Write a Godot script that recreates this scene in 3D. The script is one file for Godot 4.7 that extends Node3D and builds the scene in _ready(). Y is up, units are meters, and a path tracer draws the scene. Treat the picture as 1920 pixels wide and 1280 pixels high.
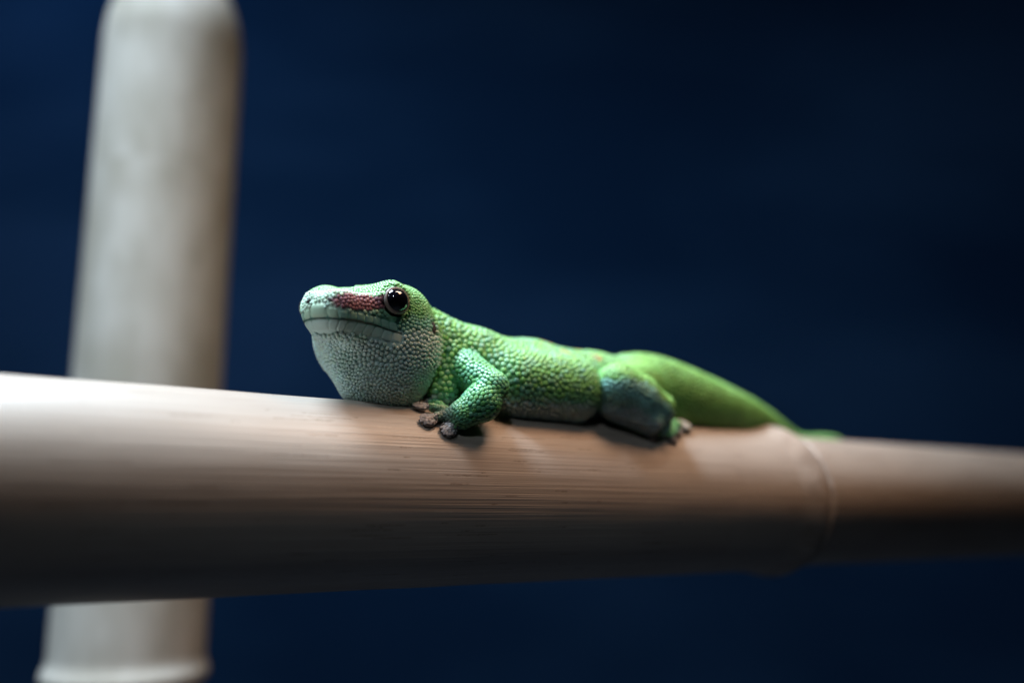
extends Node3D
# A green day gecko resting on a horizontal bamboo pole, a bamboo post and a blue wall behind it.
# Modelling is done in millimetres around the lens, x along the pole; MM and LIFT turn that into metres.

const MM := 0.001
const LIFT := 0.30                       # height of the lens above the floor, metres
const POLE_Y := 4.489                    # axis of the pole
const POLE_Z := -182.283
const POLE_R := 20.0
const NODE_X := 214.0
const CELL := 0.62

var rng := RandomNumberGenerator.new()
var noise := FastNoiseLite.new()

# ---------------------------------------------------------------- helpers

func w(p: Vector3) -> Vector3:
	return Vector3(p.x * MM, p.y * MM + LIFT, p.z * MM)

func tag(o: Node, label: String, category: String, kind := "", group := "") -> void:
	if label: o.set_meta("label", label)
	if category: o.set_meta("category", category)
	if kind: o.set_meta("kind", kind)
	if group: o.set_meta("group", group)

func lin(r: float, g: float, b: float) -> Color:
	return Color(r, g, b).linear_to_srgb()

func put(called: String, mesh: Mesh, m: Material, parent: Node, at := Vector3.ZERO) -> MeshInstance3D:
	var o := MeshInstance3D.new()
	o.name = called
	o.mesh = mesh
	o.material_override = m
	o.position = at
	parent.add_child(o, true)
	return o

func base(called: String, at: Vector3) -> Node3D:
	var o := Node3D.new()
	o.name = called
	o.position = at
	add_child(o, true)
	return o

func arrays(v: PackedVector3Array, n: PackedVector3Array, idx: PackedInt32Array, uv := PackedVector2Array(), col := PackedColorArray()) -> ArrayMesh:
	var a := []
	a.resize(Mesh.ARRAY_MAX)
	a[Mesh.ARRAY_VERTEX] = v
	a[Mesh.ARRAY_NORMAL] = n
	a[Mesh.ARRAY_INDEX] = idx
	if uv.size(): a[Mesh.ARRAY_TEX_UV] = uv
	if col.size(): a[Mesh.ARRAY_COLOR] = col
	var m := ArrayMesh.new()
	m.add_surface_from_arrays(Mesh.PRIMITIVE_TRIANGLES, a)
	return m

# A grid of points (rows x columns) as a smooth sheet with normals computed from its neighbours.
func sheet(pts: PackedVector3Array, rows: int, cols: int, wrap: bool, uvs: PackedVector2Array, outward: Callable, cols_in := PackedColorArray()) -> ArrayMesh:
	var nr := PackedVector3Array()
	nr.resize(pts.size())
	for i in rows:
		for j in cols:
			var i0 := maxi(i - 1, 0)
			var i1 := mini(i + 1, rows - 1)
			var j0 := maxi(j - 1, 0)
			var j1 := mini(j + 1, cols - 1)
			if wrap:
				j0 = cols - 2 if j == 0 else j - 1
				j1 = 1 if j == cols - 1 else j + 1
			var n := (pts[i1 * cols + j] - pts[i0 * cols + j]).cross(pts[i * cols + j1] - pts[i * cols + j0]).normalized()
			if n.dot(outward.call(pts[i * cols + j])) < 0.0:
				n = -n
			nr[i * cols + j] = n
	var idx := PackedInt32Array()
	for i in rows - 1:
		for j in cols - 1:
			var a := i * cols + j
			var b := a + 1
			var c := a + cols
			var d := c + 1
			var g := (pts[b] - pts[a]).cross(pts[c] - pts[a])
			if g.dot(nr[a]) > 0.0:
				idx.append_array([a, c, b, b, c, d])
			else:
				idx.append_array([a, b, c, b, d, c])
	return arrays(pts, nr, idx, uvs, cols_in)

# ---------------------------------------------------------------- the gecko's field

class Prim:
	var a: Vector3
	var d: Vector3
	var inv_dd: float
	var ra: float
	var rb: float
	var k: float
	var round := true
	var turn: Basis          # rows are the ellipsoid's axes
	var r: Vector3
	var tag: int

	func dist(p: Vector3) -> float:
		if round:
			var q := p - a
			var t := clampf(q.dot(d) * inv_dd, 0.0, 1.0)
			return (q - d * t).length() - (ra + (rb - ra) * t)
		var e := turn * (p - a)
		var e1 := e / r
		var k0 := e1.length()
		if k0 < 0.001:
			return -minf(r.x, minf(r.y, r.z))
		return k0 * (k0 - 1.0) / (e1 / r).length()

# red flecks on the back: x, z, radius
const RED_SPOTS := [Vector3(118, -181, 1.2), Vector3(124, -184, 1.5), Vector3(131.5, -180, 1.6), Vector3(136, -184.5, 1.8), Vector3(133.5, -174.5, 1.3), Vector3(142, -181, 1.1), Vector3(145.0, -176.0, 0.9), Vector3(149, -186, 1.4), Vector3(128, -189, 1.2)]

enum {HEAD, BODY, TAIL, FORELEG, HINDLEG, TOE, THROAT, SNOUT}

var prims: Array[Prim] = []
var carves: Array[Prim] = []
# head frame: C between the eyes, hx forward, hy up, hz towards the gecko's own left (the lens side)
var hc: Vector3
var hx: Vector3
var hy: Vector3
var hz: Vector3

func head_at(x: float, y: float, z: float) -> Vector3:
	return hc + hx * x + hy * y + hz * z

func in_head(p: Vector3) -> Vector3:
	var q := p - hc
	return Vector3(q.dot(hx), q.dot(hy), q.dot(hz))

func cap(a: Vector3, b: Vector3, ra: float, rb: float, k: float, t: int) -> Prim:
	var q := Prim.new()
	q.a = a
	q.d = b - a
	q.inv_dd = 1.0 / maxf(q.d.length_squared(), 0.0001)
	q.ra = ra
	q.rb = rb
	q.k = k
	q.tag = t
	prims.append(q)
	return q

func chain(pts: Array, k: float, t: int) -> void:
	for i in pts.size() - 1:
		var a: Vector4 = pts[i]
		var b: Vector4 = pts[i + 1]
		cap(Vector3(a.x, a.y, a.z), Vector3(b.x, b.y, b.z), a.w, b.w, k, t)

func smooth_chain(pts: Array, k: float, t: int) -> void:
	var fine := []
	for i in pts.size() - 1:
		for j in 4:
			fine.append((pts[i] as Vector4).cubic_interpolate(pts[i + 1], pts[maxi(i - 1, 0)], pts[mini(i + 2, pts.size() - 1)], j / 4.0))
	fine.append(pts[-1])
	chain(fine, k, t)

func ell(c: Vector3, r: Vector3, k: float, t: int, x: Vector3, y: Vector3, z: Vector3, carve := false) -> void:
	var q := Prim.new()
	q.round = false
	q.a = c
	q.r = r
	q.k = k
	q.tag = t
	q.turn = Basis(Vector3(x.x, y.x, z.x), Vector3(x.y, y.y, z.y), Vector3(x.z, y.z, z.z))
	q.d = Vector3.ZERO
	if carve: carves.append(q)
	else: prims.append(q)

func pole_radius(x: float) -> float:
	var t := x - NODE_X
	var r := POLE_R - 0.9 * smoothstep(-2.0, 6.0, t)
	r += 1.9 * exp(-pow((t + 0.5) / (7.0 if t < -0.5 else 2.0), 2.0))       # swelling below the joint
	r += 1.3 * exp(-pow((t - 4.6) / 0.7, 2.0)) - 0.5 * exp(-pow((t - 2.9) / 0.8, 2.0))            # the sheath scar's thin ridge
	return r

func pole_dist(p: Vector3) -> float:
	return Vector2(p.y - POLE_Y, p.z - POLE_Z).length() - pole_radius(p.x)

func field(p: Vector3, list: Array[Prim]) -> float:
	var f := 100.0
	for q in list:
		var d := q.dist(p)
		var k := q.k
		var h := k - absf(f - d)
		f = minf(f, d)
		if h > 0.0:
			f -= h * h * 0.25 / k
	for q in carves:
		if (p - q.a).length_squared() < 36.0:
			var d := -q.dist(p)
			var k := q.k
			var h := k - absf(f - d)
			f = maxf(f, d)
			if h > 0.0:
				f += h * h * 0.25 / k
	if p.x < 84.0 and p.y > 41.0:
		var q := in_head(p)
		var e2 := q.y - (1.75 + 0.10 * absf(q.x - 7.0) + maxf(4.5 - q.x, 0.0) * 0.62)
		var g2 := 0.6 - absf(f - e2)
		f = maxf(f, e2)
		if g2 > 0.0:
			f += g2 * g2 * 0.25 / 0.6
	var e := 0.06 - pole_dist(p)
	var g := 0.6 - absf(f - e)
	f = maxf(f, e)
	if g > 0.0:
		f += g * g * 0.25 / 0.6
	return f

func grad(p: Vector3, list: Array[Prim]) -> Vector3:
	const E := 0.12
	var a := field(p + Vector3(E, -E, -E), list)
	var b := field(p + Vector3(-E, -E, E), list)
	var c := field(p + Vector3(-E, E, -E), list)
	var d := field(p + Vector3(E, E, E), list)
	return Vector3(a - b - c + d, -a - b + c + d, -a + b - c + d) / (4.0 * E)

const BLOCK := 4
var lo := Vector3(52, 0, -215)
var nx: int
var ny: int
var nz: int
var near_lists := {}

func block_key(p: Vector3) -> int:
	var s := CELL * BLOCK
	var i := int((p.x - lo.x) / s)
	var j := int((p.y - lo.y) / s)
	var l := int((p.z - lo.z) / s)
	return (i * 1024 + j) * 1024 + l

func list_at(p: Vector3) -> Array[Prim]:
	var key := block_key(p)
	if near_lists.has(key):
		return near_lists[key]
	var out: Array[Prim] = []
	for q in prims:
		if q.dist(p) < 7.0:
			out.append(q)
	near_lists[key] = out
	return out

func snap(p: Vector3, times := 2) -> Vector3:
	var l := list_at(p)
	for i in times:
		var g := grad(p, l)
		p -= g * (field(p, l) / maxf(g.length_squared(), 0.05))
	return p

func nearest_tag(p: Vector3) -> int:
	var best := 1e9
	var t := BODY
	for q in list_at(p):
		var d := q.dist(p)
		if d < best:
			best = d
			t = q.tag
	return t

func v4(p: Vector3, r: float) -> Vector4:
	return Vector4(p.x, p.y, p.z, r)

func on_pole(x: float, deg: float, above: float) -> Vector3:      # deg: 0 on top, 90 facing the lens
	var r := pole_radius(x) + above
	return Vector3(x, POLE_Y + r * cos(deg_to_rad(deg)), POLE_Z + r * sin(deg_to_rad(deg)))

func toe(from: Vector3, knuckle: Vector3, tip: Vector3, r: float, pad: float) -> void:
	chain([v4(from, r * 1.25), v4(knuckle, r)], 1.0, FORELEG)
	var out := Vector3(0, knuckle.y - POLE_Y, knuckle.z - POLE_Z).normalized()
	var mid := knuckle.lerp(tip, 0.45) + out * 0.35
	chain([v4(knuckle, r), v4(mid, r * 0.95)], 0.7, FORELEG)
	var dir := (tip - knuckle).normalized()
	var up := Vector3(0, tip.y - POLE_Y, tip.z - POLE_Z).normalized()
	up = (up - dir * up.dot(dir)).normalized()
	ell(tip, Vector3(pad * 1.2, pad * 0.46, pad * 1.05), 0.5, TOE, dir, up, dir.cross(up))
	cap(mid, tip + up * pad * 0.22 + dir * pad * 0.3, r * 0.8, r * 0.62, 0.35, TOE)

func build_field() -> void:
	var yaw := deg_to_rad(34.0)
	var pitch := deg_to_rad(-6.0)
	var roll := deg_to_rad(-1.5)
	hc = Vector3(78.9, 44.1, -177.4)
	hx = Vector3(-cos(yaw) * cos(pitch), sin(pitch), sin(yaw) * cos(pitch))
	var side := Vector3(sin(yaw), 0, cos(yaw))
	var up := side.cross(hx) * -1.0
	if up.y < 0.0: up = -up
	hz = (side * cos(roll) + up * sin(roll)).normalized()
	hy = (up * cos(roll) - side * sin(roll)).normalized()

	# --- head
	ell(head_at(-5, -1.5, 0), Vector3(12, 6.0, 11), 4.0, HEAD, hx, hy, hz)
	cap(head_at(0, -1.6, 0), head_at(10.0, -1.0, 0), 4.8, 3.6, 3.0, HEAD)
	for s in [-1.0, 1.0]:
		cap(head_at(-6, -2.5, 6 * s), head_at(9.8, -0.9, 3.0 * s), 6.0, 3.1, 3.0, HEAD)
		chain([v4(head_at(0.5, 2.7, 6.0 * s), 2.0), v4(head_at(5.5, 1.3, 4.2 * s), 1.5), v4(head_at(10.6, 1.5, 2.5 * s), 1.6)], 1.6, HEAD)
		cap(head_at(-6, -7, 6.5 * s), head_at(9.4, -3.8, 1.8 * s), 5.0, 3.2, 3.0, HEAD)
		ell(head_at(-0.2, 0.6, 8.2 * s), Vector3(4.7, 4.8, 4.4), 0.9, HEAD, hx, hy, hz)
		ell(head_at(-9.5, -6.5, 8.6 * s), Vector3(6.5, 8, 6.0), 4.0, HEAD, hx, hy, hz)
		ell(head_at(-7.0, 0.6, 7.0 * s), Vector3(6.5, 4.4, 5.0), 3.0, HEAD, hx, hy, hz)
		# socket of the eye; ear and nostril are dark pieces set on later
		ell(eye_at(s), Vector3(3.05, 3.05, 3.05), 0.5, HEAD, hx, hy, hz, true)
	ell(head_at(-8.0, -11.5, 2.4), Vector3(11.0, 12.0, 11.2), 4.5, THROAT, hx, hy, hz)
	# --- neck and trunk
	var nape := head_at(-10, -3.5, 0)
	chain([v4(nape, 9.0), Vector4(108, 35.0, -183, 9.0)], 2.6, BODY)
	chain([Vector4(104, 31, -182, 8.0), Vector4(112, 33.2, -182, 9.4), Vector4(128, 32.6, -182.3, 9.6), Vector4(148, 31.9, -182.3, 9.2), Vector4(163, 32.6, -182.3, 8.2)], 3.0, BODY)
	cap(Vector3(102.0, 36.0, -176.0), Vector3(99.6, 27.0, -175.0), 3.0, 3.0, 1.0, BODY)
	chain([Vector4(118, 30.2, -174.4, 8.0), Vector4(134, 30.0, -174.2, 8.4)], 3.0, BODY)
	chain([Vector4(118, 30.0, -191.0, 8.0), Vector4(134, 29.6, -191.6, 8.4)], 3.0, BODY)
	smooth_chain([Vector4(160, 33.0, -182.3, 8.0), Vector4(170, 33.0, -182.3, 8.5), Vector4(186, 30.6, -182.3, 7.7), Vector4(203, 28.6, -183.5, 5.9), Vector4(217, 27.6, -186.5, 3.9), Vector4(229, 25.6, -189.5, 2.7), Vector4(244, 22.8, -193, 2.0), Vector4(254, 23.4, -191, 1.4), Vector4(262, 23.4, -192, 1.1)], 3.0, TAIL)
	# --- near foreleg
	var shoulder := Vector3(104.8, 32.6, -174.5)
	var elbow := Vector3(106.4, 27.6, -165.0)
	var wrist := Vector3(99.0, 21.0, -166.2)
	chain([v4(shoulder, 4.4), v4(elbow, 3.3)], 0.7, FORELEG)
	chain([v4(elbow, 3.2), v4(elbow.lerp(wrist, 0.4) + Vector3(0.4, -1.0, 0.2), 3.9), v4(wrist, 2.7)], 0.8, FORELEG)
	var palm := on_pole(98.0, 43.0, 2.0)
	chain([v4(wrist, 2.7), v4(palm, 1.9)], 1.0, FORELEG)
	toe(palm, on_pole(96.6, 34.0, 1.4), on_pole(92.8, 27.0, 0.9), 0.85, 1.5)
	toe(palm, on_pole(95.8, 40.5, 1.4), on_pole(92.2, 43.0, 0.9), 0.85, 1.75)
	toe(palm, on_pole(97.8, 47.0, 1.3), on_pole(96.2, 50.5, 0.9), 0.85, 1.75)
	toe(palm, on_pole(97.6, 26.0, 1.4), on_pole(95.2, 15.0, 0.9), 0.8, 1.4)
	toe(palm, on_pole(101.0, 38.0, 1.3), on_pole(104.0, 35.0, 0.9), 0.8, 1.3)
	# --- far foreleg
	shoulder = Vector3(108, 32.5, -190)
	elbow = Vector3(114, 27.0, -199)
	palm = on_pole(104, -50, 2.4)
	chain([v4(shoulder, 5.0), v4(elbow, 4.2), v4(palm, 2.6)], 1.3, FORELEG)
	for i in 4:
		toe(palm, on_pole(100.5 + i * 0.6, -34.0 - i * 9.0, 1.8), on_pole(96.0 + i * 1.2, -28.0 - i * 12.0, 1.3), 1.1, 1.7)
	# --- hind legs
	for s in [1.0, -1.0]:
		var hip := Vector3(163, 34.5, -182.3 + 3.0 * s)
		var knee := Vector3(144.2, 31.2, -182.3 + 15.2 * s)
		var ankle := Vector3(157.6, 26.6, -182.3 + 15.8 * s)
		chain([v4(hip, 6.0), v4(knee, 4.8)], 0.8, HINDLEG)
		chain([v4(knee, 5.2), v4(knee.lerp(ankle, 0.5), 5.0), v4(ankle, 3.2)], 0.8, HINDLEG)
		chain([Vector4(145.0, 26.5, -182.3 + 13.0 * s, 3.6), Vector4(154.0, 23.0, -182.3 + 15.5 * s, 3.2)], 2.0, HINDLEG)
		var sole := on_pole(159.5, 38.5 * s, 2.0)
		chain([v4(ankle, 3.0), v4(sole, 2.2)], 1.2, HINDLEG)
		toe(sole, on_pole(164.5, 33.0 * s, 1.5), on_pole(170.0, 29.0 * s, 1.3), 1.2, 2.5)
		toe(sole, on_pole(163.0, 40.0 * s, 1.5), on_pole(165.5, 38.0 * s, 1.0), 1.0, 1.6)
		toe(sole, on_pole(161.0, 43.0 * s, 1.4), on_pole(162.0, 45.0 * s, 1.0), 1.0, 1.6)
		toe(sole, on_pole(157.5, 42.0 * s, 1.4), on_pole(155.5, 44.0 * s, 1.0), 1.0, 1.6)

func eye_at(s: float) -> Vector3:
	return head_at(0.9, 0.5, 10.2 * s)

# ---------------------------------------------------------------- meshing: surface nets on the cells near the surface

var skin_v := PackedVector3Array()
var skin_n := PackedVector3Array()
var skin_i := PackedInt32Array()

func mesh_field() -> void:
	var hi := Vector3(276, 58, -150)
	nx = int((hi.x - lo.x) / CELL / BLOCK) * BLOCK
	ny = int((hi.y - lo.y) / CELL / BLOCK) * BLOCK
	nz = int((hi.z - lo.z) / CELL / BLOCK) * BLOCK
	var sx := (ny + 1) * (nz + 1)
	var sy := nz + 1
	var val := PackedFloat32Array()
	val.resize((nx + 1) * sx)
	val.fill(1e9)
	var vert := PackedInt32Array()
	vert.resize((nx + 1) * sx)
	vert.fill(-1)
	var half := CELL * BLOCK * 0.5
	var diag := half * 1.7321
	# which shapes come near each block
	var touched := {}
	for q in prims:
		var r := (maxf(q.ra, q.rb) if q.round else maxf(q.r.x, maxf(q.r.y, q.r.z))) + diag + 3.5
		var e := q.a + q.d
		var b0 := (Vector3(minf(q.a.x, e.x), minf(q.a.y, e.y), minf(q.a.z, e.z)) - Vector3.ONE * r - lo) / (CELL * BLOCK)
		var b1 := (Vector3(maxf(q.a.x, e.x), maxf(q.a.y, e.y), maxf(q.a.z, e.z)) + Vector3.ONE * r - lo) / (CELL * BLOCK)
		for i in range(maxi(0, int(b0.x)), mini(nx / BLOCK, int(b1.x) + 1)):
			for j in range(maxi(0, int(b0.y)), mini(ny / BLOCK, int(b1.y) + 1)):
				for l in range(maxi(0, int(b0.z)), mini(nz / BLOCK, int(b1.z) + 1)):
					var c := lo + Vector3(i + 0.5, j + 0.5, l + 0.5) * (CELL * BLOCK)
					if q.dist(c) < diag + 3.0:
						var key := (i * 1024 + j) * 1024 + l
						if not touched.has(key):
							var fresh: Array[Prim] = []
							touched[key] = fresh
						touched[key].append(q)
	var blocks := []
	for key in touched:
		var i := int(key) / 1048576
		var j := (int(key) / 1024) % 1024
		var l := int(key) % 1024
		var c := lo + Vector3(i + 0.5, j + 0.5, l + 0.5) * (CELL * BLOCK)
		var list: Array[Prim] = touched[key]
		if absf(field(c, list)) > diag * 1.35 + 0.4:
			continue
		near_lists[key] = list
		blocks.append(Vector3i(i, j, l) * BLOCK)
		for x in range(i * BLOCK, i * BLOCK + BLOCK + 1):
			for y in range(j * BLOCK, j * BLOCK + BLOCK + 1):
				for z in range(l * BLOCK, l * BLOCK + BLOCK + 1):
					var at := x * sx + y * sy + z
					if val[at] > 1e8:
						val[at] = field(lo + Vector3(x, y, z) * CELL, list)
	var corner := PackedInt32Array([0, sx, sy, sx + sy, 1, sx + 1, sy + 1, sx + sy + 1])
	var off := [Vector3(0, 0, 0), Vector3(1, 0, 0), Vector3(0, 1, 0), Vector3(1, 1, 0), Vector3(0, 0, 1), Vector3(1, 0, 1), Vector3(0, 1, 1), Vector3(1, 1, 1)]
	var edges := PackedInt32Array([0, 1, 2, 3, 4, 5, 6, 7, 0, 2, 1, 3, 4, 6, 5, 7, 0, 4, 1, 5, 2, 6, 3, 7])
	var cells := PackedInt32Array()
	for b: Vector3i in blocks:
		for x in range(b.x, b.x + BLOCK):
			for y in range(b.y, b.y + BLOCK):
				for z in range(b.z, b.z + BLOCK):
					var at := x * sx + y * sy + z
					var inside := 0
					for c in 8:
						if val[at + corner[c]] < 0.0: inside += 1
					if inside == 0 or inside == 8:
						continue
					var sum := Vector3.ZERO
					var n := 0
					for e in 12:
						var fa := val[at + corner[edges[e * 2]]]
						var fb := val[at + corner[edges[e * 2 + 1]]]
						if (fa < 0.0) != (fb < 0.0):
							sum += (off[edges[e * 2]] as Vector3).lerp(off[edges[e * 2 + 1]], fa / (fa - fb))
							n += 1
					vert[at] = skin_v.size()
					skin_v.append(lo + (Vector3(x, y, z) + sum / n) * CELL)
					cells.append(at)
	for at in cells:
		for axis in 3:
			var step: int = [sx, sy, 1][axis]
			var u: int = [sy, 1, sx][axis]
			var v: int = [1, sx, sy][axis]
			var fa := val[at]
			var fb := val[at + step]
			if fb > 1e8 or (fa < 0.0) == (fb < 0.0):
				continue
			if at - u - v < 0:
				continue
			var a := vert[at]
			var b := vert[at - u]
			var c := vert[at - u - v]
			var d := vert[at - v]
			if a < 0 or b < 0 or c < 0 or d < 0:
				continue
			if fa < 0.0:
				skin_i.append_array([a, c, b, a, d, c])
			else:
				skin_i.append_array([a, b, c, a, c, d])
	skin_n.resize(skin_v.size())
	for i in skin_v.size():
		var p := skin_v[i]
		var l := list_at(p)
		var g := grad(p, l)
		p -= g * clampf(field(p, l) / maxf(g.length_squared(), 0.05), -0.4, 0.4)
		skin_v[i] = p
		skin_n[i] = g.normalized()

# ---------------------------------------------------------------- colour and scale pattern of the skin (linear base colours)

func mixc(a: Color, b: Color, t: float) -> Color:
	return a.lerp(b, clampf(t, 0.0, 1.0))

func skin_color(p: Vector3, t: int) -> Color:
	var jag := noise.get_noise_3d(p.x * 9.0, p.y * 9.0, p.z * 9.0)
	var soft := noise.get_noise_3d(p.x * 2.0, p.y * 2.0, p.z * 2.0)
	var green := Color(0.175, 0.45, 0.13)
	var pale := Color(0.48, 0.65, 0.61)
	var teal := Color(0.17, 0.43, 0.31)
	var grey := Color(0.33, 0.32, 0.33)
	var red := Color(0.28, 0.13, 0.16)
	match t:
		TOE:
			if p.x > 166.5: return Color(0.42, 0.44, 0.42)
			return grey * (1.0 + jag * 0.3)
		FORELEG:
			var c := Color(0.12, 0.41, 0.13)
			var to_hand := clampf((p - Vector3(95.5, 21, -168)).length(), 0.0, 12.0)
			c = mixc(c, Color(0.13, 0.42, 0.30), 0.4 + jag * 1.2)
			return mixc(Color(0.15, 0.22, 0.19), c, (to_hand - 1.0 + jag * 2.0) / 4.0)
		HINDLEG:
			var h := p.y - (31.4 - maxf(p.x - 147.0, 0.0) * 0.5) + soft * 1.5 + jag
			var c := mixc(Color(0.28, 0.60, 0.55), green, smoothstep(-0.6, 1.4, h))
			return mixc(Color(0.38, 0.47, 0.47), c, smoothstep(-7.0, -4.0, h))
		TAIL:
			return mixc(green, Color(0.13, 0.33, 0.09), 0.45 + soft * 1.2 + jag * 1.6)
		BODY:
			var c := mixc(green, teal, 0.25 + jag * 1.4)             # scale by scale, some bluer than others
			c = mixc(c, pale, smoothstep(26.8, 24.6, p.y + jag * 2.0))
			for b: Vector3 in RED_SPOTS:
				if Vector2(p.x - b.x, p.z - b.y).length() + jag * 0.7 < b.z and p.y > 33.0:
					c = mixc(c, Color(0.44, 0.15, 0.10), 0.85)
			return c
	# head and throat
	var q := in_head(p)
	var z := absf(q.z)
	var c := Color(0.20, 0.50, 0.20)                                     # crown and temples
	c = mixc(c, Color(0.55, 0.75, 0.62), smoothstep(2.5, 7.0, q.x))       # snout
	c = mixc(c, Color(0.14, 0.36, 0.28), smoothstep(-1.2, -3.2, q.y + jag * 1.2))
	c = mixc(c, pale, smoothstep(-4.6, -7.0, q.y + jag * 1.2 + (0.0 if q.x > 0.0 else q.x * 0.12)))
	c = mixc(c, green, smoothstep(-9.0, -13.0, q.x + jag * 2.0) * smoothstep(-9.0, -5.0, q.y + soft * 3.0))
	# the dull red band from nostril to eye, patches on the snout and behind the eye
	var mid := 0.2 - maxf(q.x - 3.0, 0.0) * 0.045
	var band := (1.55 - maxf(q.x - 10.5, 0.0) * 0.2) - absf(q.y - mid) + jag * 0.6
	if q.x > 1.0 and q.x < (13.5 if q.z > 0.0 else 8.0) and z > 2.6 and q.y < 1.75 and band > 0.0:
		c = red
	if Vector2((q.x - 10.2) * 0.5, z - 1.6).length() + jag * 0.4 < 1.2 and q.y > 1.2 and q.z > 0.0:
		c = Color(0.36, 0.20, 0.23)
	if Vector2(q.x + 6.6 + jag, (z - 7.0) * 0.8).length() < 1.5 and q.y > 1.5:
		c = red
	return c

func spacing(p: Vector3, t: int) -> float:
	match t:
		TOE: return 0.55
		FORELEG: return 0.88 if p.x > 99.5 else 0.6
		HINDLEG: return 1.0
		TAIL: return 1.15
		BODY:
			return (1.24 if p.x < 116.0 else 1.12) * (1.0 + 0.18 * noise.get_noise_3d(p.x * 3.0, p.y * 3.0, p.z * 3.0))
	var q := in_head(p)
	var s := 0.84
	if q.y > -3.0:
		s = 0.62 if q.x < 3.0 else 0.66
	if q.y > 3.0: s = 0.52
	if q.y > 0.9 and q.x > 3.5: s = 0.45
	if q.y > -3.0 and absf(q.z) > 2.5 and q.x > 2.5 and q.y < 2.0: s = 0.72
	if q.y < -3.0 and q.x < -9.0: s = 1.05
	if q.y < -13.0: s = 0.68
	return s

# ---------------------------------------------------------------- small granular scales over the skin

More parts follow.
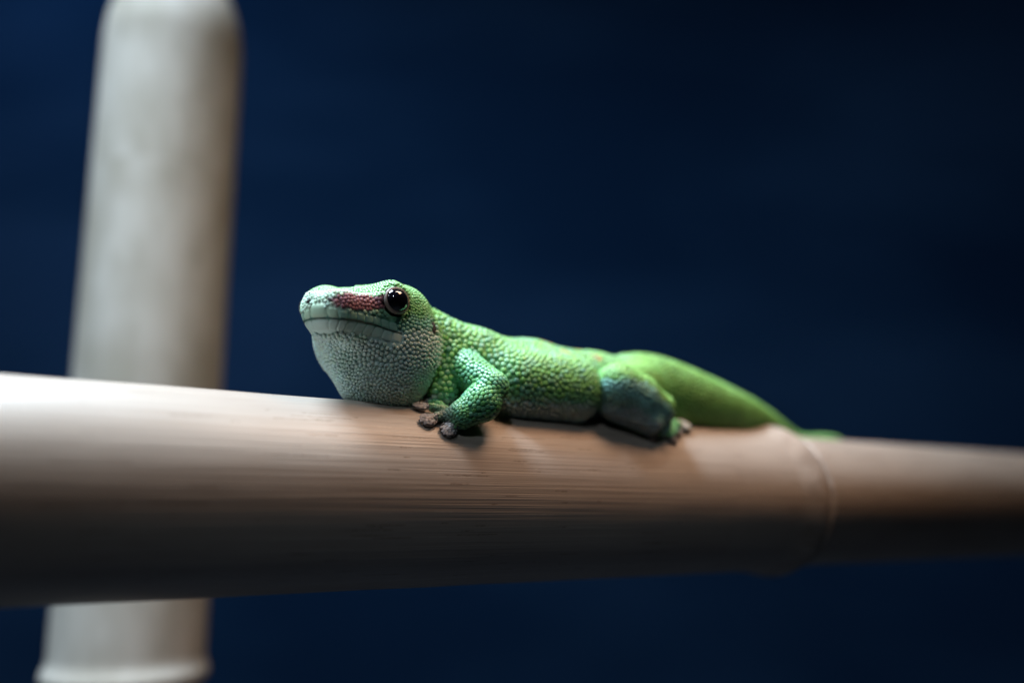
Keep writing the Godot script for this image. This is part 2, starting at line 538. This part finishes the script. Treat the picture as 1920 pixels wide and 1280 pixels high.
func grow_scales(parent: Node3D, origin: Vector3, m: Material) -> void:
	var cum := PackedFloat32Array()
	var total := 0.0
	var tris := skin_i.size() / 3
	for i in tris:
		var a := skin_v[skin_i[i * 3]]
		total += (skin_v[skin_i[i * 3 + 1]] - a).cross(skin_v[skin_i[i * 3 + 2]] - a).length() * 0.5
		cum.append(total)
	print("skin area mm2 ", total, " verts ", skin_v.size())
	var pos := PackedVector3Array()
	var nor := PackedVector3Array()
	var gap := PackedFloat32Array()
	var tags := PackedInt32Array()
	const G := 1.4
	var first := {}
	var next := PackedInt32Array()
	var tries := int(total * 24.0)
	for n in tries:
		var k := cum.bsearch(rng.randf() * total)
		if k >= tris: continue
		var u := rng.randf()
		var v := rng.randf()
		if u + v > 1.0:
			u = 1.0 - u
			v = 1.0 - v
		var i0 := skin_i[k * 3]
		var i1 := skin_i[k * 3 + 1]
		var i2 := skin_i[k * 3 + 2]
		var p := skin_v[i0] * (1.0 - u - v) + skin_v[i1] * u + skin_v[i2] * v
		if pole_dist(p) < 0.25: continue
		var cx := int(p.x / G)
		var cy := int(p.y / G)
		var cz := int((p.z + 300.0) / G)
		# quick refusal before the dearer lookups
		var ok := true
		var s := -1.0
		for dx in range(cx - 1, cx + 2):
			for dy in range(cy - 1, cy + 2):
				for dz in range(cz - 1, cz + 2):
					var e: int = first.get((dx * 512 + dy) * 512 + dz, -1)
					while e >= 0:
						var dd := p.distance_squared_to(pos[e])
						var g := gap[e] * 0.9
						if dd < g * g:
							ok = false
							break
						e = next[e]
					if not ok: break
				if not ok: break
			if not ok: break
		if not ok: continue
		var t := nearest_tag(p)
		s = spacing(p, t)
		for dx in range(cx - 1, cx + 2):
			for dy in range(cy - 1, cy + 2):
				for dz in range(cz - 1, cz + 2):
					var e: int = first.get((dx * 512 + dy) * 512 + dz, -1)
					while e >= 0:
						var g := 0.45 * (gap[e] + s)
						if p.distance_squared_to(pos[e]) < g * g:
							ok = false
							break
						e = next[e]
		if not ok: continue
		var key := (cx * 512 + cy) * 512 + cz
		next.append(first.get(key, -1))
		first[key] = pos.size()
		pos.append(p)
		nor.append((skin_n[i0] * (1.0 - u - v) + skin_n[i1] * u + skin_n[i2] * v).normalized())
		gap.append(s)
		tags.append(t)
	print("scales ", pos.size())
	# let them push each other into an even packing
	for it in 12:
		var moved := PackedVector3Array()
		moved.resize(pos.size())
		for i in pos.size():
			var p := pos[i]
			var push := Vector3.ZERO
			var cx := int(p.x / G)
			var cy := int(p.y / G)
			var cz := int((p.z + 300.0) / G)
			for dx in range(cx - 1, cx + 2):
				for dy in range(cy - 1, cy + 2):
					for dz in range(cz - 1, cz + 2):
						var e: int = first.get((dx * 512 + dy) * 512 + dz, -1)
						while e >= 0:
							if e != i:
								var d := p - pos[e]
								var l := d.length()
								var r := 0.60 * (gap[i] + gap[e])
								if l < r and l > 0.01:
									push += d * ((r - l) / l)
							e = next[e]
			push -= nor[i] * push.dot(nor[i])
			moved[i] = p + (push * 0.18).limit_length(0.10)
		pos = moved
		first.clear()
		for i in pos.size():
			var p := pos[i]
			var key := (int(p.x / G) * 512 + int(p.y / G)) * 512 + int((p.z + 300.0) / G)
			next[i] = first.get(key, -1)
			first[key] = i
	var where: Array[Transform3D] = []
	var tint := PackedColorArray()
	for i in pos.size():
		var p := pos[i]
		var l := list_at(p)
		var g := grad(p, l)
		p -= g * clampf(field(p, l) / maxf(g.length_squared(), 0.05), -0.3, 0.3)
		var n := g.normalized()
		var t := tags[i]
		if skip_scale(p, t): continue
		var s := gap[i]
		var axis := Vector3(1, 0, 0)
		var long := 1.0
		if t == FORELEG:
			axis = Vector3(8, 7, -1.6) if p.y < 26.5 else Vector3(3.5, -5, 9)
			long = 1.2
		elif t == HEAD:
			axis = hx
		var tx := (axis - n * axis.dot(n))
		if tx.length() < 0.05: tx = n.cross(Vector3(0.3, 0.2, 1))
		tx = tx.normalized()
		var tz := tx.cross(n)
		var size := s * rng.randf_range(0.51, 0.55)
		var tall := s * (0.50 if p.x < 116.0 else 0.42)
		var lean := n
		if t == FORELEG or t == HINDLEG:
			lean = (n + tx * 0.22).normalized()
			tall = s * 0.40
		if t == HEAD and s < 0.75: tall = s * (0.40 if s > 0.48 else 0.26)
		if t == THROAT: tall = s * 0.62
		if t == TAIL: tall = s * 0.5
		if t == TOE: tall = s * 0.12
		where.append(Transform3D(Basis(tx * size * long, lean * tall, tz * size), p - origin))
		var c := skin_color(p, t) * rng.randf_range(0.86, 1.12)
		tint.append(Color(c.r * rng.randf_range(0.94, 1.06), c.g, c.b * rng.randf_range(0.92, 1.08)))
	var mm := MultiMesh.new()
	mm.transform_format = MultiMesh.TRANSFORM_3D
	mm.use_colors = true
	mm.mesh = dome()
	mm.instance_count = where.size()
	for i in where.size():
		var x := where[i]
		mm.set_instance_transform(i, Transform3D(Basis(x.basis.x * MM, x.basis.y * MM, x.basis.z * MM), x.origin * MM))
		mm.set_instance_color(i, tint[i])
	var o := MultiMeshInstance3D.new()
	o.name = "scales"
	o.multimesh = mm
	o.material_override = m
	o.set_meta("kind", "stuff")
	parent.add_child(o, true)

func skip_scale(p: Vector3, t: int) -> bool:
	for q in carves:
		if q.dist(p) < 0.12: return true
	if t == HEAD or t == THROAT:
		if lip_points.has(lip_key(p)): return true
		for s in [-1.0, 1.0]:
			if (p - eye_at(s)).length() < 3.75 and in_head(p - eye_gaze(s) * 0.2).x > -100.0 and (p - eye_at(s)).dot(eye_gaze(s)) > -0.2: return true
	return false

func dome() -> ArrayMesh:
	var v := PackedVector3Array()
	var n := PackedVector3Array()
	var idx := PackedInt32Array()
	var rings := [[0.96, -0.9], [0.99, 0.22], [0.80, 0.74], [0.42, 0.96]]
	const SEG := 8
	for r in rings:
		for j in SEG:
			var a := TAU * j / SEG
			v.append(Vector3(cos(a) * r[0], r[1], sin(a) * r[0]))
			n.append(Vector3(cos(a) * r[0], maxf(r[1], 0.12) * 2.4, sin(a) * r[0]).normalized())
	v.append(Vector3(0, 1.0, 0))
	n.append(Vector3.UP)
	for i in 3:
		for j in SEG:
			var a := i * SEG + j
			var b := i * SEG + (j + 1) % SEG
			idx.append_array([a, b, a + SEG, b, b + SEG, a + SEG])
	for j in SEG:
		idx.append_array([3 * SEG + j, 3 * SEG + (j + 1) % SEG, 4 * SEG])
	return arrays(v, n, idx)

# ---------------------------------------------------------------- lips: plates along the mouth line

# the mouth line in the head frame, one side: x, y, z
const MOUTH := [Vector3(13.8, -3.6, 0.0), Vector3(13.5, -3.6, 2.2), Vector3(12.2, -3.8, 4.6), Vector3(9.6, -4.15, 6.6), Vector3(5.6, -4.8, 8.6), Vector3(1.5, -5.7, 10.4), Vector3(-2.0, -6.3, 11.6)]

func mouth_point(s: float) -> Vector3:      # s: millimetres along the line from the middle of the snout
	var left := s
	for i in MOUTH.size() - 1:
		var a: Vector3 = MOUTH[i]
		var b: Vector3 = MOUTH[i + 1]
		var l := a.distance_to(b)
		if left <= l or i == MOUTH.size() - 2:
			return a.lerp(b, left / l)
		left -= l
	return MOUTH[-1]

# places taken by the lip plates, in cells of 0.4 mm
var lip_points := {}

func lip_key(p: Vector3) -> Vector3i:
	return Vector3i((p / 0.4).round())

func lip_plate(parent: Node3D, origin: Vector3, s0: float, s1: float, v0: float, v1: float, side: float, m: Material, called: String, rise := 0.22, slant := 0.0) -> void:
	const NU := 9
	const NV := 9
	var pts := PackedVector3Array()
	for i in NV:
		for j in NU:
			var u := lerpf(-1.0, 1.0, float(j) / (NU - 1))
			var v := lerpf(-1.0, 1.0, float(i) / (NV - 1))
			# round the plate's corners
			var fu := u * (1.0 - 0.10 * v * v)
			var fv := v * (1.0 - 0.10 * u * u)
			var s := (s0 + s1) * 0.5 + (s1 - s0) * 0.5 * fu
			var y := (v0 + v1) * 0.5 + (v1 - v0) * 0.5 * fv
			s += slant * (y - (v0 if absf(v0) < absf(v1) else v1))
			var q := mouth_point(absf(s))
			var zs := side * (1.0 if s >= 0.0 else -1.0)
			var p := snap(head_at(q.x, q.y, q.z * zs), 3)
			var hops := ceili(absf(y) / 0.5)
			for hop in hops:
				var nn := grad(p, list_at(p)).normalized()
				p = snap(p + (hy - nn * hy.dot(nn)).normalized() * (y / hops), 1)
			var n := grad(p, list_at(p)).normalized()
			var edge := maxf(absf(u), absf(v))
			var h := rise * (1.0 - pow(edge, 4.0)) - 0.06 * smoothstep(0.85, 1.0, edge)
			pts.append((p + n * h - origin) * MM)
			if edge < 0.9:
				for dx in [-0.25, 0.25]:
					for dy in [-0.25, 0.25]:
						for dz in [-0.25, 0.25]:
							lip_points[lip_key(p + Vector3(dx, dy, dz))] = true
	var mid := pts[NV / 2 * NU + NU / 2]
	var out := grad(mid / MM + origin, list_at(mid / MM + origin)).normalized()
	put(called, sheet(pts, NV, NU, false, PackedVector2Array(), func(_p): return out), m, parent)

func nearest_of(list: PackedVector3Array, p: Vector3) -> Vector3:
	var best := list[0]
	for q in list:
		if q.distance_squared_to(p) < best.distance_squared_to(p): best = q
	return best

# ---------------------------------------------------------------- eyes

func eye_gaze(s: float) -> Vector3:
	return (hx * 0.50 + hy * 0.12 + hz * 0.86 * s).normalized()

func make_eye(parent: Node3D, origin: Vector3, s: float, ball: Material, lid: Material) -> void:
	var c := eye_at(s)
	var sphere := SphereMesh.new()
	sphere.radius = 2.95 * MM
	sphere.height = 5.9 * MM
	sphere.radial_segments = 64
	sphere.rings = 32
	var o := put("eye", sphere, ball, parent, (c - origin) * MM)
	# the lid: a ring of skin hugging the ball, fuller below
	var g := eye_gaze(s)
	var e1 := (hy - g * hy.dot(g)).normalized()
	var e2 := e1.cross(g)
	const NA := 48
	const NB := 10
	var pts := PackedVector3Array()
	for i in NB:
		for j in NA:
			var a := TAU * j / (NA - 1)
			var b := TAU * i / (NB - 1)
			var dir := e1 * cos(a) + e2 * sin(a)
			var low := 0.5 - 0.5 * cos(a)
			var open := deg_to_rad(61.0 - 9.0 * low * low)
			var mid := dir * sin(open + 0.17) + g * cos(open + 0.17)
			var tang := dir * cos(open + 0.17) - g * sin(open + 0.17)
			pts.append((mid * (3.0 + 0.26 * sin(b)) + tang * 0.5 * cos(b)) * MM)
	put("eyelid", sheet(pts, NB, NA, true, PackedVector2Array(), func(p): return p.normalized()), lid, o)

# ---------------------------------------------------------------- bamboo

func bamboo_texture(seed_n: int, tone_a: Color, tone_b: Color, spots: float, grain: float, flecks: int) -> Array:
	var n := FastNoiseLite.new()
	n.seed = seed_n
	n.frequency = 1.0
	n.fractal_octaves = 3
	const W := 512
	const HGT := 1024
	var im := Image.create(W, HGT, false, Image.FORMAT_RGB8)
	var bump := Image.create(W, HGT, false, Image.FORMAT_RGB8)
	for y in HGT:
		var ang := TAU * y / HGT
		var cy := cos(ang)
		var sn := sin(ang)
		for x in W:
			var u := float(x) / W
			var fine := n.get_noise_3d(cy * 46.0, sn * 46.0, u * 3.0)
			var mid := n.get_noise_3d(cy * 14.0 + 31.0, sn * 14.0, u * 1.6)
			var big := n.get_noise_3d(cy * 1.3 + 70.0, sn * 1.3, u * 5.0)
			var t := clampf(0.5 + (fine * 0.5 + mid * 0.5) * grain + big * spots, 0.0, 1.0)
			var c := tone_b.lerp(tone_a, t)
			im.set_pixel(x, y, c.linear_to_srgb())
			var h := clampf(0.5 + fine * 0.5 + mid * 0.35, 0.0, 1.0)
			bump.set_pixel(x, y, Color(h, h, h))
	var own := RandomNumberGenerator.new()
	own.seed = seed_n
	for k in flecks:
		var x := own.randi_range(0, W - 40)
		var y := own.randi_range(2, HGT - 3)
		var long := own.randi_range(1, 14) if own.randf() < 0.7 else own.randi_range(14, 36)
		var dark := own.randf() < 0.75
		for d in long:
			for e in own.randi_range(1, 2):
				var c := im.get_pixel(x + d, y + e)
				im.set_pixel(x + d, y + e, c.lerp(Color(0.20, 0.14, 0.10) if dark else Color(0.78, 0.74, 0.68), own.randf_range(0.15, 0.5)))
	return [ImageTexture.create_from_image(im), ImageTexture.create_from_image(bump)]

func bamboo_material(seed_n: int, tone_a: Color, tone_b: Color, spots: float, rough: float, grain: float, flecks: int) -> StandardMaterial3D:
	var t := bamboo_texture(seed_n, tone_a, tone_b, spots, grain, flecks)
	var m := StandardMaterial3D.new()
	m.albedo_texture = t[0]
	m.heightmap_enabled = true
	m.heightmap_texture = t[1]
	m.heightmap_scale = 0.007
	m.roughness = rough
	m.metallic_specular = 0.45
	return m

# a tube along an axis: profile(t) gives its radius in millimetres at t
func tube(from: Vector3, dir: Vector3, stations: PackedFloat32Array, profile: Callable, uv_len: float, dirt = null) -> ArrayMesh:
	var e1 := Vector3(0, 1, 0) if absf(dir.y) < 0.5 else Vector3(0, 0, 1)
	var e2 := dir.cross(e1)
	const SEG := 160
	var pts := PackedVector3Array()
	var uvs := PackedVector2Array()
	for t in stations:
		for j in SEG + 1:
			var a := TAU * j / SEG
			var r: float = profile.call(t, a)
			pts.append((from + dir * t + (e1 * cos(a) + e2 * sin(a)) * r) * MM)
			uvs.append(Vector2(t / uv_len, float(j) / SEG))
	var out := func(p: Vector3) -> Vector3:
		var q := p / MM - from
		return q - dir * q.dot(dir)
	var cols := PackedColorArray()
	if dirt != null:
		for t in stations:
			for j in SEG + 1:
				cols.append(dirt.call(t, TAU * j / SEG))
	return sheet(pts, stations.size(), SEG + 1, true, uvs, out, cols)

# ---------------------------------------------------------------- the place

func _ready() -> void:
	rng.seed = 11
	noise.seed = 5
	noise.frequency = 0.1
	# --- camera
	var cam := Camera3D.new()
	cam.name = "camera"
	add_child(cam)
	cam.fov = rad_to_deg(2.0 * atan(640.0 / 1700.0))
	cam.position = Vector3(0, LIFT, 0)
	var right := Vector3(0.82840192, 0.0, 0.56013414)
	var fwd := Vector3(0.55011065, 0.18833312, -0.81357784)
	cam.basis = Basis(right, right.cross(fwd), -fwd)
	cam.near = 0.01
	cam.far = 20.0
	var lens := CameraAttributesPhysical.new()
	lens.frustum_focal_length = 32.0
	lens.exposure_aperture = 4.2
	lens.frustum_focus_distance = 0.1915
	lens.auto_exposure_enabled = false
	cam.attributes = lens
	cam.fov = rad_to_deg(2.0 * atan(640.0 / 1700.0))
	cam.current = true
	# --- no sky: an indoor enclosure lit by its lamps
	var env := Environment.new()
	env.background_mode = Environment.BG_COLOR
	env.background_color = Color.BLACK
	env.tonemap_mode = Environment.TONE_MAPPER_LINEAR
	env.tonemap_exposure = 1.5
	env.sdfgi_enabled = true
	env.ssao_enabled = true
	env.ssil_enabled = true
	var we := WorldEnvironment.new()
	we.name = "environment"
	we.environment = env
	add_child(we)
	make_lamps()
	make_wall_and_floor()
	make_bamboo()
	make_gecko()

func lamp_material(c: Color, energy: float) -> StandardMaterial3D:
	var m := StandardMaterial3D.new()
	m.albedo_color = Color(0.9, 0.9, 0.9)
	m.emission_enabled = true
	m.emission = c
	m.emission_energy_multiplier = energy
	return m

func shade_material() -> StandardMaterial3D:
	var m := StandardMaterial3D.new()
	m.albedo_color = lin(0.05, 0.05, 0.055)
	m.roughness = 0.5
	return m

# A can lamp hanging above the pole: a metal shade, a glowing disc, and the light just in front of it.
func can_lamp(at: Vector3, aim: Vector3, color: Color, energy: float, angle: float, soft: float, size: float, glow: float, label: String) -> void:
	var root := base("can_lamp", w(at))
	tag(root, label, "lamp")
	var dir := (aim - at).normalized()
	root.basis = Basis.looking_at(dir, Vector3.RIGHT if absf(dir.y) > 0.9 else Vector3.UP)
	var pts := PackedVector3Array()
	var prof := [Vector2(0.0, 0.05), Vector2(0.018, 0.05), Vector2(0.024, 0.044), Vector2(size + 0.006, 0.0), Vector2(size + 0.006, -0.004), Vector2(size + 0.003, -0.004), Vector2(size + 0.003, 0.002)]
	for p in prof:
		for j in 33:
			var a := TAU * j / 32
			pts.append(Vector3(cos(a) * p.x, sin(a) * p.x, p.y))
	put("shade", sheet(pts, prof.size(), 33, true, PackedVector2Array(), func(p): return Vector3(p.x, p.y, 0.001)), shade_material(), root)
	var disc := CylinderMesh.new()
	disc.top_radius = size
	disc.bottom_radius = size
	disc.height = 0.002
	disc.radial_segments = 32
	var o := put("bulb", disc, lamp_material(color, glow), root, Vector3(0, 0, 0.003))
	o.rotation.x = PI / 2
	var cord := CylinderMesh.new()
	cord.top_radius = 0.003
	cord.bottom_radius = 0.003
	cord.height = 0.10
	var k := put("stem", cord, shade_material(), root, Vector3(0, 0, 0.10))
	k.rotation.x = PI / 2
	var l := SpotLight3D.new()
	l.name = "glow"
	l.light_color = color
	l.light_energy = energy
	l.spot_angle = angle
	l.spot_angle_attenuation = soft
	l.spot_range = 6.0
	l.light_size = size
	l.shadow_enabled = true
	l.position = Vector3(0, 0, -0.004)
	root.add_child(l, true)

func make_lamps() -> void:
	# cool lamp high above the pole's near end, in front of the post
	can_lamp(Vector3(-84, 609, -292), Vector3(75, 20, -225), Color(0.88, 0.95, 1.0), 0.85, 27.0, 0.9, 0.12, 6.0, "cool white can lamp hanging high above the bamboo pole and post")
	# narrow lamp above and in front of the pole's near end
	can_lamp(Vector3(-90, 190, -150), Vector3(22, 27, -181), Color(0.90, 0.96, 1.0), 0.028, 15.0, 1.0, 0.012, 5.0, "narrow can lamp aimed at the pale end of the bamboo pole")
	# warm strip above the gecko, a little towards the lens
	var strip := base("strip_lamp", w(Vector3(165, 250, -143)))
	tag(strip, "warm white strip lamp hanging above the gecko", "lamp")
	var box := BoxMesh.new()
	box.size = Vector3(0.16, 0.012, 0.03)
	put("housing", box, shade_material(), strip, Vector3(0, 0.008, 0))
	var tube_mesh := BoxMesh.new()
	tube_mesh.size = Vector3(0.15, 0.003, 0.012)
	put("diffuser", tube_mesh, lamp_material(Color(1.0, 0.86, 0.72), 4.0), strip)
	strip.rotation = Vector3(-0.06, 0.12, 0.15)
	var a := AreaLight3D.new()
	a.name = "glow"
	a.area_size = Vector2(0.15, 0.012)
	a.light_color = Color(1.0, 0.93, 0.86)
	a.light_energy = 0.014
	a.area_range = 5.0
	a.shadow_enabled = true
	a.position = Vector3(0, -0.003, 0)
	a.rotation.x = -PI / 2
	strip.add_child(a, true)
	# warm lamp over the gecko's back, a little in front of the pole
	can_lamp(Vector3(180, 270, -98), Vector3(158, 24, -174), Color(1.0, 0.78, 0.61), 0.037, 29.0, 1.0, 0.045, 5.0, "warm can lamp hanging above the gecko's back")
	# a small room lamp some way behind the lens
	can_lamp(Vector3(-360, 600, 440), Vector3(92, 38, -170), Color(0.92, 0.97, 1.0), 0.062, 7.4, 1.0, 0.03, 6.0, "small can lamp out in the room facing the gecko")
	# lamp washing the blue wall
	can_lamp(Vector3(-110, 780, -840), Vector3(110, 500, -950), Color(0.80, 0.90, 1.0), 0.037, 52.0, 1.0, 0.03, 4.0, "can lamp washing the upper part of the blue wall")

func make_wall_and_floor() -> void:
	var m := StandardMaterial3D.new()
	var n := FastNoiseLite.new()
	n.seed = 3
	n.frequency = 0.01
	n.fractal_octaves = 4
	var t := NoiseTexture2D.new()
	t.noise = n
	t.width = 512
	t.height = 512
	t.seamless = true
	var ramp := Gradient.new()
	ramp.colors = PackedColorArray([lin(0.012, 0.048, 0.135), lin(0.030, 0.088, 0.22)])
	ramp.offsets = PackedFloat32Array([0.25, 0.75])
	t.color_ramp = ramp
	m.albedo_texture = t
	m.uv1_scale = Vector3(2, 2, 2)
	m.roughness = 0.95
	m.metallic_specular = 0.1
	var box := BoxMesh.new()
	box.size = Vector3(3.2, 2.0, 0.03)
	var o := put("wall", box, m, self)
	o.set_meta("kind", "structure")
	o.rotation.y = -atan2(0.56013414, 0.82840192)
	var f := Vector3(0.56013414, 0, -0.82840192)
	o.position = f * 0.95 + Vector3(0, 1.0, 0)
	var g := StandardMaterial3D.new()
	g.albedo_color = lin(0.02, 0.025, 0.035)
	g.roughness = 0.9
	var fl := BoxMesh.new()
	fl.size = Vector3(3.2, 0.03, 2.4)
	var p := put("floor", fl, g, self)
	p.set_meta("kind", "structure")
	p.rotation.y = o.rotation.y
	p.position = f * 0.1 + Vector3(0, -0.016, 0)

func make_bamboo() -> void:
	# the horizontal pole
	var st := PackedFloat32Array()
	var x := -90.0
	while x < 620.0:
		st.append(x)
		x += 0.35 if absf(x - NODE_X) < 14.0 else 6.0
	var pole := base("bamboo_pole", w(Vector3(0, POLE_Y, POLE_Z)))
	tag(pole, "horizontal tan bamboo pole with one ringed joint under the gecko's tail", "bamboo pole")
	var tan_m := bamboo_material(21, Color(0.365, 0.325, 0.29), Color(0.27, 0.23, 0.20), 0.3, 0.42, 0.6, 420)
	tan_m.vertex_color_use_as_albedo = true
	var prof := func(t: float, a: float) -> float:
		return pole_radius(t) + 0.12 * noise.get_noise_3d(t * 0.3, cos(a) * 8.0, sin(a) * 8.0)
	# old dirt and sheath remains caught in patches along the joint
	var soil := func(t: float, a: float) -> Color:
		var patch := noise.get_noise_3d(t * 1.1, cos(a) * 34.0, sin(a) * 34.0) + 0.6 * noise.get_noise_3d(t * 6.0, cos(a) * 130.0, sin(a) * 130.0)
		var k := clampf(patch * 2.6 + 0.4, 0.0, 1.0) * (exp(-pow((t - NODE_X - 2.4) / 1.8, 2.0)) + 0.35 * exp(-pow((t - NODE_X + 4.0) / 5.0, 2.0)))
		return Color(1, 1, 1).lerp(Color(0.30, 0.22, 0.17), clampf(k, 0.0, 0.85))
	put("culm", tube(Vector3.ZERO, Vector3.RIGHT, st, prof, 180.0, soil), tan_m, pole)
	# the upright post behind
	var post := base("bamboo_post", Vector3(0.0826, 0.0, -0.388))
	tag(post, "thick upright grey bamboo post standing behind the horizontal pole", "bamboo post")
	var grey_m := bamboo_material(8, Color(0.60, 0.58, 0.535), Color(0.45, 0.425, 0.37), 1.2, 0.6, 0.25, 60)
	var low := 240.5      # height of its lower joint above the floor, millimetres
	var high := 515.0
	var pp := func(t: float, _a: float) -> float:
		var r := 28.6 - 3.0 * smoothstep(low - 6.0, low - 16.0, t)
		r += 1.8 * exp(-pow((t - low) / 3.5, 2.0)) - 1.5 * exp(-pow((t - low + 7.0) / 2.5, 2.0))
		r += 0.4 * exp(-pow((t - high) / 9.0, 2.0)) - 12.0 * smoothstep(high - 16.0, high + 40.0, t)
		return r
	var s2 := PackedFloat32Array()
	var y := 0.0
	while y < 760.0:
		s2.append(y)
		y += 1.0 if absf(y - low) < 22.0 or absf(y - high) < 30.0 else 12.0
	put("culm", tube(Vector3.ZERO, Vector3.UP, s2, pp, 220.0), grey_m, post)

func make_gecko() -> void:
	var t0 := Time.get_ticks_msec()
	build_field()
	mesh_field()
	print("meshed ", Time.get_ticks_msec() - t0)
	var origin := Vector3(130, 24.5, POLE_Z)
	var root := base("gecko", w(origin))
	tag(root, "bright green gecko with red markings resting on the bamboo pole", "gecko")
	var scale_m := StandardMaterial3D.new()
	scale_m.vertex_color_use_as_albedo = true
	scale_m.roughness = 0.42
	scale_m.metallic_specular = 0.5
	# eyes
	var ball := StandardMaterial3D.new()
	ball.albedo_color = lin(0.003, 0.003, 0.006)
	ball.roughness = 0.04
	ball.metallic_specular = 0.55
	ball.clearcoat_enabled = true
	ball.clearcoat = 0.5
	ball.clearcoat_roughness = 0.03
	var lid := StandardMaterial3D.new()
	lid.albedo_color = lin(0.15, 0.125, 0.115)
	lid.roughness = 0.5
	for s in [1.0, -1.0]:
		make_eye(root, origin, s, ball, lid)
	# nostrils: dark pieces set on the skin, painted as the shade inside
	var hole_shadow := StandardMaterial3D.new()
	hole_shadow.albedo_color = lin(0.02, 0.016, 0.02)  # near-black stands for the shade inside nostrils and ears
	hole_shadow.roughness = 0.8
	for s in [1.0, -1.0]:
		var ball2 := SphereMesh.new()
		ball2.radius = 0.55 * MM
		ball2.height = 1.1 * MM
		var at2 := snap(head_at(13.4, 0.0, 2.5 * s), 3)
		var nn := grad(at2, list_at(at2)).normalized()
		var nos := put("nostril_shadow", ball2, hole_shadow, root, (at2 + nn * 0.10 - origin) * MM)
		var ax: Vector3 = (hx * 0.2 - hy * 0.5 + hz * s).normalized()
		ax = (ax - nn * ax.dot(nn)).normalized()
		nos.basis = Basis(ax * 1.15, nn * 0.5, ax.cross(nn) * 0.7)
		for k in 60:
			lip_points[lip_key(at2 + Vector3(rng.randf_range(-0.55, 0.55), rng.randf_range(-0.55, 0.55), rng.randf_range(-0.55, 0.55)))] = true
	# ear openings: flat dark ellipsoids standing in for the shade of a slit
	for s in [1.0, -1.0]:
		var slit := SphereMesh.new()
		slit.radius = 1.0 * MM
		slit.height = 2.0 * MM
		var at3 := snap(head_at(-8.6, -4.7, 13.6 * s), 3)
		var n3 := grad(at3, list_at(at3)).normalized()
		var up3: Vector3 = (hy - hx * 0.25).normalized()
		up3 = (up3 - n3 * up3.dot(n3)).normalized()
		var ear := put("ear_hole_shadow", slit, hole_shadow, root, (at3 - origin) * MM)
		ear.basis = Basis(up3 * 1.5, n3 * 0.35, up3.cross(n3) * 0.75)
		for k in 400:
			lip_points[lip_key(at3 + up3 * rng.randf_range(-1.5, 1.5) + up3.cross(n3) * rng.randf_range(-0.7, 0.7) + n3 * rng.randf_range(-0.3, 0.5))] = true
	# lips
	var lip := StandardMaterial3D.new()
	lip.albedo_color = lin(0.46, 0.63, 0.58)
	lip.roughness = 0.42
	var upper := StandardMaterial3D.new()
	upper.albedo_color = lin(0.30, 0.52, 0.43)
	upper.roughness = 0.4
	var front := StandardMaterial3D.new()
	front.albedo_color = lin(0.44, 0.64, 0.49)
	front.roughness = 0.4
	var gap_shadow := StandardMaterial3D.new()
	gap_shadow.albedo_color = lin(0.02, 0.035, 0.035)  # shade between the lips, put into the colour
	gap_shadow.roughness = 0.7
	lip_plate(root, origin, -2.1, 2.1, 0.12, 3.1, 1.0, front, "snout_plate", 0.16)
	lip_plate(root, origin, -2.2, 2.2, -3.5, -0.18, 1.0, lip, "chin_plate", 0.06)
	for s in [1.0, -1.0]:
		var at := 2.14
		for k in 8:
			var wide := 2.1 - k * 0.02
			lip_plate(root, origin, at, at + wide, 0.12, 1.75 if k > 0 else 2.2, s, upper if k > 0 else front, "upper_lip_scale", 0.10, -0.15)
			at += wide + 0.02
		at = 2.3
		for k in 8:
			var wide := 2.15
			lip_plate(root, origin, at, at + wide, -3.1 + k * 0.12, -0.18, s, lip, "lower_lip_scale", 0.04, 0.3)
			at += wide + 0.02
		# dark tube painted as the shade in the gap where the lips meet
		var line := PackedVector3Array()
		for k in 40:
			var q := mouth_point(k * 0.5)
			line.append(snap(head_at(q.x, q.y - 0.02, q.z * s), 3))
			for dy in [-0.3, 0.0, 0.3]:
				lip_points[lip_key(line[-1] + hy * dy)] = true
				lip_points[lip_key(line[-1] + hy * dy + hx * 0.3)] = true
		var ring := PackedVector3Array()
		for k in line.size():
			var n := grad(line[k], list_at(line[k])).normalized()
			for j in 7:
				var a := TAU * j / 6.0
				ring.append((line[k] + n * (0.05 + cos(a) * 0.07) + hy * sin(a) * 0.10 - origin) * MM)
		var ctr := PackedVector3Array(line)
		put("mouth_gap_shadow", sheet(ring, line.size(), 7, true, PackedVector2Array(), func(p: Vector3) -> Vector3: return p / MM + origin - nearest_of(ctr, p / MM + origin)), gap_shadow, root)
	var col := PackedColorArray()
	var v := PackedVector3Array()
	for i in skin_v.size():
		var p := skin_v[i]
		col.append(skin_color(p, nearest_tag(p)))
		v.append((p - skin_n[i] * (0.08 if lip_points.has(lip_key(p)) else 0.26) - origin) * MM)      # the skin lies a little below the scales it carries
	var skin := StandardMaterial3D.new()
	skin.vertex_color_use_as_albedo = true
	skin.roughness = 0.6
	skin.metallic_specular = 0.4
	put("body", arrays(v, skin_n, skin_i, PackedVector2Array(), col), skin, root)
	print("skin ", Time.get_ticks_msec() - t0)
	grow_scales(root, origin, scale_m)
	print("done ", Time.get_ticks_msec() - t0)
